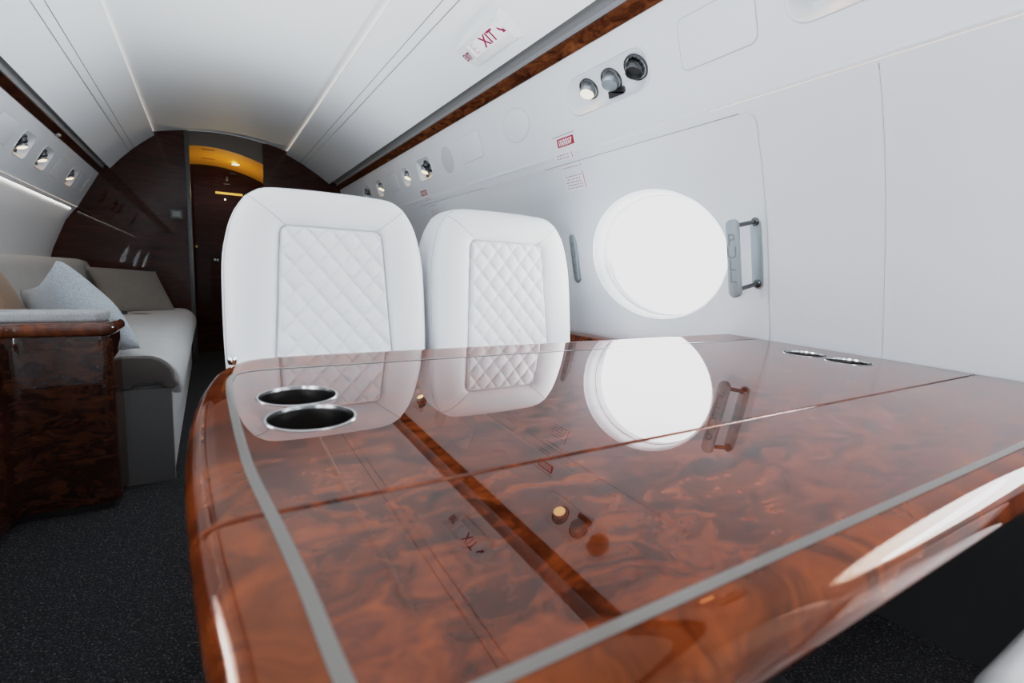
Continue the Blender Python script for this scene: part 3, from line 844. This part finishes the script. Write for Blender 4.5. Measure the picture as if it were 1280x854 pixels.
prof = [(.022, -.052), (.006, -.046), (.0, -.034), (.0, -.022), (.0025, -.013), (.007, -.0068), (.013, -.0030), (.019, -.0012), (.025, -.00040), (.031, -.00008), (.036, 0)]
R = loft(bm, [[(x, y, d) for x, y in wall_inset(OUT, i)] for i, d in prof], True)
e = []
for ring in (R[-1],): e += [bm.edges.get((a, b)) for a, b in zip(ring, ring[1:] + ring[:1])]
def holes(bm, grow=1.0):
    es = []
    for x1, y1, r in CUPS:
        vs = [bm.verts.new((x1 + r * .97 * math.cos(2 * math.pi * k / 56), y1 + r * .97 * math.sin(2 * math.pi * k / 56), 0)) for k in range(56)]
        es += [bm.edges.new((a, b)) for a, b in zip(vs, vs[1:] + vs[:1])]
    return es
INL = [(min(p.x, TR - .0015), p.y) for p in IN]
iv = [bm.verts.new((x, y, 0)) for x, y in INL]
ie = [bm.edges.new((p, q)) for p, q in zip(iv, iv[1:] + iv[:1])]
r_ = bmesh.ops.triangle_fill(bm, use_beauty=True, edges=[q for q in e if q] + ie)
for f in r_['geom']:
    if isinstance(f, bmesh.types.BMFace): f.material_index = 1
for f in bm.faces: f.material_index = 1
old = set(bm.faces)
bmesh.ops.triangle_fill(bm, use_beauty=True, edges=ie + holes(bm, 1.02))
for f in bm.faces:
    if f not in old: f.material_index = 0
eb = [bm.edges.get((a, b)) for a, b in zip(R[0], R[0][1:] + R[0][:1])]
bmesh.ops.triangle_fill(bm, use_beauty=True, edges=[q for q in eb if q])
SEAM = .352
table = thing('conference_table', 'glossy red-brown burl table with pale inlay line and four cup holders', 'table', (.62, .52, -.76))
for nm, side in (('near_leaf', -1), ('far_leaf', 1)):
    b2 = bm.copy()
    r = bmesh.ops.bisect_plane(b2, geom=b2.verts[:] + b2.edges[:] + b2.faces[:], plane_co=(0, SEAM + side * .0012, 0), plane_no=(0, -side, 0), clear_outer=True)
    cut = [q for q in r['geom_cut'] if isinstance(q, bmesh.types.BMEdge)]
    bmesh.ops.edgeloop_fill(b2, edges=[q for q in b2.edges if q.is_boundary and all(abs(v.co.y - (SEAM + side * .0012)) < 1e-5 for v in q.verts)])
    # soften the leaf edge
    ce = [q for q in b2.edges if all(abs(v.co.y - (SEAM + side * .0012)) < 1e-5 and v.co.z > -.004 for v in q.verts)]
    bmesh.ops.bevel(b2, geom=ce, offset=.0022, segments=3, affect='EDGES', profile=.5)
    for v in b2.verts: v.co = TP(v.co.x, v.co.y, v.co.z)
    o_ = obj(nm, b2, [M_BURL, M_BURLE], table, autos=50)
    for p in o_.data.polygons:
        if abs(p.normal.dot(Vector((-.00603, -.03274, 1)).normalized())) > .99995: p.use_smooth = False
bm.free()
# seam filler
bm = B(); q = [TP(.012, SEAM - .006, -.006), TP(TR, SEAM - .006, -.006), TP(TR, SEAM + .006, -.006), TP(.012, SEAM + .006, -.006)]
bm.faces.new([bm.verts.new(p) for p in q]); obj('hinge_strip', bm, M_DARKG, table)
# inlay
bm = B(); ribbon(bm, [TP(p.x, p.y, .0003) for p in IN], .0080, (0, 0, 1)); obj('inlay', bm, M_INLAY, table)
# cup holders
for i, (x, y, r) in enumerate(CUPS):
    c = TP(x, y)
    bm = B(); seg = 72
    def cup_rings(pr): return [[TP(x + rr * math.cos(2 * math.pi * k / seg), y + rr * math.sin(2 * math.pi * k / seg), d) for k in range(seg)] for rr, d in pr]
    loft(bm, cup_rings(((r * .998, .0002), (r * .99, .0009), (r * .965, .0013), (r * .94, .0009), (r * .93, -.003))), True)
    ch = obj('cup_holder', bm, M_RIM, table)
    bm = B(); loft(bm, cup_rings(((r * .93, -.003), (r * .92, -.05), (r * .90, -.058))), True, False, True)
    obj('cup_wall', bm, M_CUP, ch)
    bm = B(); lathe(bm, TP(x, y, -.0575), (0, 0, 1), [(r * .88, 0), (r * .5, .0005), (0, .0006)], 32); obj('cup_liner', bm, M_BLACK, ch)
# corner latch knob, pedestal
bm = B(); lathe(bm, TP(.030, .913, -.010), (0, 0, 1), [(.006, 0), (.0075, .006), (.006, .012), (0, .0145)], 16, True); obj('corner_knob', bm, M_CHROME, table)
bm = B(); box(bm, .42, .86, .43, .61, -.745, -.21, .03, 3); obj('pedestal', bm, M_PANELD, table)
bm = B(); box(bm, .36, .92, .38, .66, -.76, -.735, .01); obj('floor_plate', bm, M_PANELD, table)

# ------------------------------------------------------------------ cabin seats
SX, SY = .285, 1.376            # master seat: centre x, y of the back face at panel-top height
def by(z): return SY + .12 * (z - .115)
def make_seat(label):
    root = thing('cabin_seat', label, 'seat', (SX, 1.18, -.76), 'white quilted cabin seats')
    Ls = resample(smooth_path([(.245, -.37, 0), (.255, -.20, 0), (.2545, .0, 0), (.2435, .085, 0), (.226, .142, 0), (.200, .183, 0)], 10), 26)
    Tp = resample(smooth_path([(.200, .183, 0), (.165, .2045, 0), (.10, .2105, 0), (0, .212, 0), (-.10, .2105, 0), (-.165, .2045, 0), (-.200, .183, 0)], 10), 27)
    Ll = [Vector((-p.x, p.y, 0)) for p in Ls[::-1]]
    Bt = resample([(-.245, -.37, 0), (.245, -.37, 0)], 27)
    OUTL = Ls[:-1] + Tp[:-1] + Ll[:-1] + Bt[:-1]
    def corner(p0, pc, p1, n, r=.018):
        return p0, pc, p1
    pr = [(.150, -.26), (.127, .115)]
    s1 = resample([(.150, -.26, 0), (.130, .095, 0), (.124, .109, 0), (.114, .1155, 0)], 26)
    s2 = resample([(.114, .1155, 0), (-.114, .1155, 0)], 27)
    s3 = [Vector((-p.x, p.y, 0)) for p in s1[::-1]]
    s4 = resample([(-.150, -.26, 0), (.150, -.26, 0)], 27)
    PAN = s1[:-1] + s2[:-1] + s3[:-1] + s4[:-1]
    def pt(u, z, d): return Vector((SX + u, by(z) + d, z))
    def ring(w, d): return [pt(lerp(o.x, p.x, w), lerp(o.y, p.y, w), d) for o, p in zip(OUTL, PAN)]
    def back(k, d): return [pt(o.x * k, (o.y + .08) * k - .08, d) for o in OUTL]
    rings = [back(.80, .175), back(.93, .172), back(.975, .160), back(.995, .140), back(1.0, .11), ring(0, .060), ring(.012, .040), ring(.05, .022), ring(.13, .008), ring(.26, .0), ring(.42, -.004), ring(.6, -.005), ring(.78, -.003), ring(.90, .001), ring(.97, .006), ring(1.0, .010)]
    bm = B(); loft(bm, rings, True, True, True)
    obj('backrest', bm, M_LEATH, root, autos=80)
    # quilted insert
    bm = B(); NU, NV = 84, 116; grid = []
    for j in range(NV + 1):
        v = j / NV; z = lerp(-.258, .1135, v); hw = lerp(.1485, .1265, min(1, (z + .26) / .37))
        row = []
        for i in range(NU + 1):
            u = lerp(-1, 1, i / NU); x = u * hw
            # soften the two upper corners
            zz_ = z
            c = max(0, (abs(u) - .88) / .12); zt = max(0, (v - .95) / .05); zz_ = z - .010 * (c * zt) ** 1.0
            a = x / .056 + z / .066 + .5; b_ = x / .056 - z / .066
            h = (abs(math.sin(math.pi * a)) * abs(math.sin(math.pi * b_))) ** .32
            ed = min(1, min((1 - abs(u)) * hw, (1 - v) * .37) / .006)
            d = .0095 - .0030 * sstep(ed) - .0082 * h * sstep(ed)
            row.append(bm.verts.new(pt(x, zz_, d)))
        grid.append(row)
    for j in range(NV):
        for i in range(NU): bm.faces.new((grid[j][i], grid[j][i + 1], grid[j + 1][i + 1], grid[j + 1][i]))
    obj('quilted_panel', bm, M_LEATH, root, label='diamond-quilted white leather insert', autos=80)
    # seams: mitres at the upper corners, panel edge, outer edge
    bm = B()
    iA = len(Ls) - 1; iB = iA + len(Tp) - 1
    dep = [(.05, .022), (.13, .008), (.26, .0), (.42, -.004), (.6, -.005), (.78, -.003), (.90, .001), (.97, .006), (1.0, .009)]
    for i in (iA, iB):
        P_ = [pt(lerp(OUTL[i].x, PAN[i].x, w), lerp(OUTL[i].y, PAN[i].y, w), d) for w, d in dep]
        tube(bm, P_, .0012, 6)
    idx = list(range(0, iB + len(Ls)))
    tube(bm, [pt(PAN[i % len(PAN)].x, PAN[i % len(PAN)].y, .0085) for i in idx], .0015, 6)
    obj('seam', bm, M_SEAM, root)
    bm = B(); tube(bm, [pt(lerp(OUTL[i % len(PAN)].x, PAN[i % len(PAN)].x, .03), lerp(OUTL[i % len(PAN)].y, PAN[i % len(PAN)].y, .03), .0295) for i in idx], .0012, 6); obj('side_seam', bm, M_SEAM, root)
    # cushion, arms, base
    bm = B(); box(bm, SX - .195, SX + .195, .855, 1.30, -.43, -.315, .04, 4); obj('cushion', bm, M_LEATH, root, autos=60)
    bm = B(); box(bm, SX - .2, SX + .2, .90, 1.36, -.52, -.43, .02, 3); obj('seat_pan', bm, M_LEATH, root, autos=60)
    for s in (-1, 1):
        xa = SX + s * .222
        bm = B(); box(bm, xa - .024, xa + .024, .98, 1.33, -.52, -.215, .018, 3); obj('armrest', bm, M_LEATH, root, autos=60)
    bm = B(); box(bm, SX - .15, SX + .15, .96, 1.34, -.74, -.52, .03, 3); obj('pedestal', bm, M_FOOT, root)
    bm = B(); box(bm, SX - .2, SX + .2, .94, 1.40, -.76, -.735, .008); obj('floor_track', bm, M_DARKG, root)
    return root
seat = make_seat('white leather seat with diamond-quilted back, the larger one beside the aisle')
dup(seat, (SX + .528, 1.18, -.76), 0, 'white leather seat with diamond-quilted back, next to the window wall')
dup(seat, (.733, -.195, -.76), math.pi, 'white seat on the near side of the table, only a corner showing at lower right')

# ------------------------------------------------------------------ side cabinet with upholstered arm pad
def arc(cx, cy, r, a0, a1, n=6): return [(cx + r * math.cos(math.radians(lerp(a0, a1, k / n))), cy + r * math.sin(math.radians(lerp(a0, a1, k / n)))) for k in range(n + 1)]
FRONT = [(-.480, .10)] + arc(-.455, 1.868, .025, 180, 90, 6)[0:0] + [(-.480, 1.862)] + arc(-.450, 1.862, .030, 180, 90)[1:] + arc(-.292, 1.940, .048, -90, 0)[:] + [(-.240, 2.075)]
CAB = FRONT + [(-.975, 2.075), (-.975, .10)]
cab = thing('side_cabinet', 'dark glossy wood cabinet with bullnose top at the left picture edge', 'cabinet', (-.6, 1.6, -.76))
bm = B(); slab(bm, CAB, -.212, -.174, r=.015); obj('cabinet_top', bm, wood('cabinet_top_wood', [(.30, (.025, .007, .004)), (.46, (.075, .020, .009)), (.60, (.14, .038, .014)), (.75, (.20, .06, .02))], scale=14, coat_ior=1.55), cab)
BODY = offset_loop(CAB, .012)
bm = B(); slab(bm, BODY, -.735, -.2115, r=.002); obj('cabinet_body', bm, M_BURLD, cab)
bm = B(); slab(bm, offset_loop(CAB, .03), -.76, -.73, r=.002); obj('toe_kick', bm, M_BLACK, cab)
bm = B(); slab(bm, rrect(-.62, 2.012, .347, .062, .03), -.1745, -.143, r=.010); obj('arm_pad', bm, M_PAD, cab, label='grey tweed padded arm rest on the cabinet top')
bm = B()
for yv in (.7, 1.25): ribbon(bm, [(-.4915, yv, -.22), (-.4915, yv, -.73)], .003, (1, 0, 0))
ribbon(bm, [(-.37, 1.9035 + .008, -.22), (-.37, 1.9035 + .008, -.73)], .002, (0, -1, 0)); obj('door_gap', bm, M_BLACK, cab)

# ------------------------------------------------------------------ sofa
sofa = thing('sofa', 'pale grey woven sofa along the left wall with a brown-grey end', 'sofa', (-.4, 3.4, -.76))
def extrude(pts, y0, y1, rnd=.03):
    bm = B(); n = len(pts)
    cx = sum(p[0] for p in pts) / n; cz = sum(p[1] for p in pts) / n
    rings = []
    for y, k in ((y0, .90), (y0 + rnd * .08, .94), (y0 + rnd * .4, .985), (y0 + rnd, 1), (y1 - rnd, 1), (y1 - rnd * .3, .98), (y1, .92)):
        rings.append([(cx + (x - cx) * k, y, cz + (z - cz) * k) for x, z in pts])
    loft(bm, rings, True, True, True); return bm
prof_seat = [(-.70, -.415), (-.70, -.325), (-.45, -.314)] + [(-.19 + .10 * math.cos(math.radians(a)), -.408 + .092 * math.sin(math.radians(a))) for a in (90, 75, 60, 45, 30, 15, 0)] + [(-.088, -.43), (-.096, -.452), (-.11, -.452), (-.115, -.418)]
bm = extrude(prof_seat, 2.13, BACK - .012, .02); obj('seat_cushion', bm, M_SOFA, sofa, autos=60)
prof_end = [(-.70, -.418), (-.70, -.318), (-.45, -.306)] + [(-.195 + .085 * math.cos(math.radians(a)), -.392 + .084 * math.sin(math.radians(a))) for a in (90, 75, 60, 45, 30, 15, 0)] + [(-.100, -.412), (-.118, -.424), (-.132, -.418), (-.142, -.402), (-.225, -.402), (-.236, -.418)]
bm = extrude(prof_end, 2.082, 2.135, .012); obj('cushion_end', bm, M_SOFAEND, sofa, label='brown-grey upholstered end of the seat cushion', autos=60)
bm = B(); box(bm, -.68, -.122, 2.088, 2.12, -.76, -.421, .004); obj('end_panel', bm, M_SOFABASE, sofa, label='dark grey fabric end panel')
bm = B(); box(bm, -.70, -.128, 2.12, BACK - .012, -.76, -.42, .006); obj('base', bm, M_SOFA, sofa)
pb = [(-.97, -.40), (-.95, -.02), (-.93, .018), (-.88, .034), (-.78, .034), (-.735, .020), (-.715, -.02), (-.690, -.20), (-.68, -.40)]
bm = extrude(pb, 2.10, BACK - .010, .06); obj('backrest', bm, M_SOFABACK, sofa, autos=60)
bm = B(); box(bm, -.525, -.455, 4.05, 4.10, -.318, -.294, .006); bk = obj('belt_buckle', bm, M_BLACK, sofa)
bm = B(); ribbon(bm, smooth_path([(-.455, 4.07, -.300), (-.40, 4.08, -.310), (-.33, 4.06, -.310)], 5), .04, (0, 0, 1)); obj('belt_strap', bm, M_BLACK, bk)

def pillow(name, c, ex, ey, w, h, th, material, label, ear=.14, dent=0):
    ex = Vector(ex).normalized(); ey = Vector(ey); ey = (ey - ex * ey.dot(ex)).normalized(); ez = ex.cross(ey); c = Vector(c)
    bm = B(); n = 36; rr = random.Random(hash(label) % 1000 if False else len(label))
    ph = [rr.uniform(0, 6) for _ in range(4)]
    G = {}
    for side in (1, -1):
        for j in range(n + 1):
            for i in range(n + 1):
                u = lerp(-1, 1, i / n); v = lerp(-1, 1, j / n)
                edge = (i in (0, n)) or (j in (0, n))
                if side == -1 and edge: G[(side, i, j)] = G[(1, i, j)]; continue
                pu = u * (1 - ear * .5 * (1 - v * v)); pv = v * (1 - ear * .5 * (1 - u * u))
                t = ((1 - u * u) * (1 - v * v)) ** .45
                t *= 1 + .05 * math.sin(5 * u + ph[0]) * math.cos(4 * v + ph[1])
                cr = dent * math.exp(-((u + .2 * v) / .16) ** 2) * max(0, v) if side > 0 else 0
                G[(side, i, j)] = bm.verts.new(c + ex * (pu * w / 2) + ey * (pv * h / 2) + ez * (side * (t - cr) * th / 2))
        for j in range(n):
            for i in range(n):
                q = (G[(side, i, j)], G[(side, i + 1, j)], G[(side, i + 1, j + 1)], G[(side, i, j + 1)])
                try: bm.faces.new(q if side > 0 else q[::-1])
                except ValueError: pass
    o = obj(name, bm, material, label=label, cat='pillow', loc=tuple(c), group='loose pillows on the sofa', autos=80)
    return o
# blue-grey pillow leaning across the sofa near its front end; its side edge faces the viewer
pillow('throw_pillow', (-.398, 2.325, -.196), (-.45, .85, -.31), (-.565, 0, .824), .38, .365, .19, M_BLUE, 'plump blue-grey woven pillow with a pointed corner behind the cabinet', ear=.30)
pillow('throw_pillow', (-.595, 2.36, -.170), (-.20, 1, 0), (-.30, 0, .95), .36, .36, .10, M_TAN, 'tan brown pillow half hidden behind the blue-grey one')
pillow('throw_pillow', (-.455, 4.45, -.175), (.80, .60, -.05), (-.60, .30, .76), .46, .38, .12, M_TAUPE, 'taupe woven pillow leaning on the dark bulkhead', ear=.10)

# ------------------------------------------------------------------ lights, world
def area(name, loc, size, energy, col, rot=(0, 0, 0), sy=None):
    l = bpy.data.lights.new(name, 'AREA'); l.energy = energy; l.color = col; l.size = size
    if sy: l.shape = 'RECTANGLE'; l.size_y = sy
    o = bpy.data.objects.new(name, l); COL.objects.link(o); o.location = loc; o.rotation_euler = rot; return o
l = bpy.data.lights.new('vestibule_lamp', 'POINT'); l.energy = 1.5; l.color = (1, .72, .38); l.shadow_soft_size = .006
o = bpy.data.objects.new('vestibule_lamp', l); COL.objects.link(o); o.location = (.17, 5.0, .66)

area('ceiling_wash', (CX, 1.5, .30), .7, 8.5, (.95, .975, 1), (math.pi, 0, 0), 3.0)  # added unseen lamp facing up to brighten the ceiling
area('sofa_wall_wash', (-.795, 2.9, .385), .03, 9, (1, .88, .77), (0, math.radians(40), 0), 3.4)  # added lamp strengthening the cove strip's glow on the left lining
area('forward_seat_light', (.62, -.42, .80), .35, 3.2, (1, .97, .93))  # added overhead fill that brightens the near seat
w = bpy.data.worlds.new('overcast'); SC.world = w; w.use_nodes = True
bg = w.node_tree.nodes['Background']; bg.inputs[0].default_value = (.94, .97, 1, 1); bg.inputs[1].default_value = 4.0

# ------------------------------------------------------------------ camera
yaw, pit, rol = [math.radians(a) for a in (31.3913, 7.1111, 2.0383)]
F = Vector((math.sin(yaw) * math.cos(pit), math.cos(yaw) * math.cos(pit), -math.sin(pit)))
Rv = Vector((math.cos(yaw), -math.sin(yaw), 0)); Uv = Rv.cross(F)
R2 = Rv * math.cos(rol) + Uv * math.sin(rol); U2 = -Rv * math.sin(rol) + Uv * math.cos(rol)
cd = bpy.data.cameras.new('camera'); cam = bpy.data.objects.new('camera', cd); COL.objects.link(cam)
cam.matrix_world = Matrix((R2, U2, -F)).transposed().to_4x4()
cd.sensor_width = 36; cd.lens = 624.557 * 36 / 1280; cd.clip_start = .02
cd.dof.use_dof = True; cd.dof.focus_distance = 1.45; cd.dof.aperture_fstop = 5.0
SC.camera = cam

# everything was laid out from eye height: lift it so the floor is at zero
for o in list(SC.objects):
    if o.parent is None: o.location.z += H

vs_ = SC.view_settings
vs_.view_transform = 'Standard'; vs_.look = 'None'; vs_.exposure = 0.0
vs_.use_curve_mapping = True
WL = 2.5; KX = .71
cm = vs_.curve_mapping; cm.extend = 'HORIZONTAL'; cm.white_level = (WL, WL, WL)
c = cm.curves[3]
for p, v in zip(c.points, ((0, .0), (1, .79))): p.location = v
for v in ((.06, .058), (.2, .205), (.42, .42), (.75, .60), (1.2, .70), (2.0, .755)): c.points.new(v[0] * KX / WL, v[1])
cm.update()
SC.cycles.max_bounces = 10; SC.cycles.diffuse_bounces = 6; SC.cycles.glossy_bounces = 5; SC.cycles.transparent_max_bounces = 8
SC.cycles.use_denoising = True
SC.cycles.sample_clamp_indirect = 6
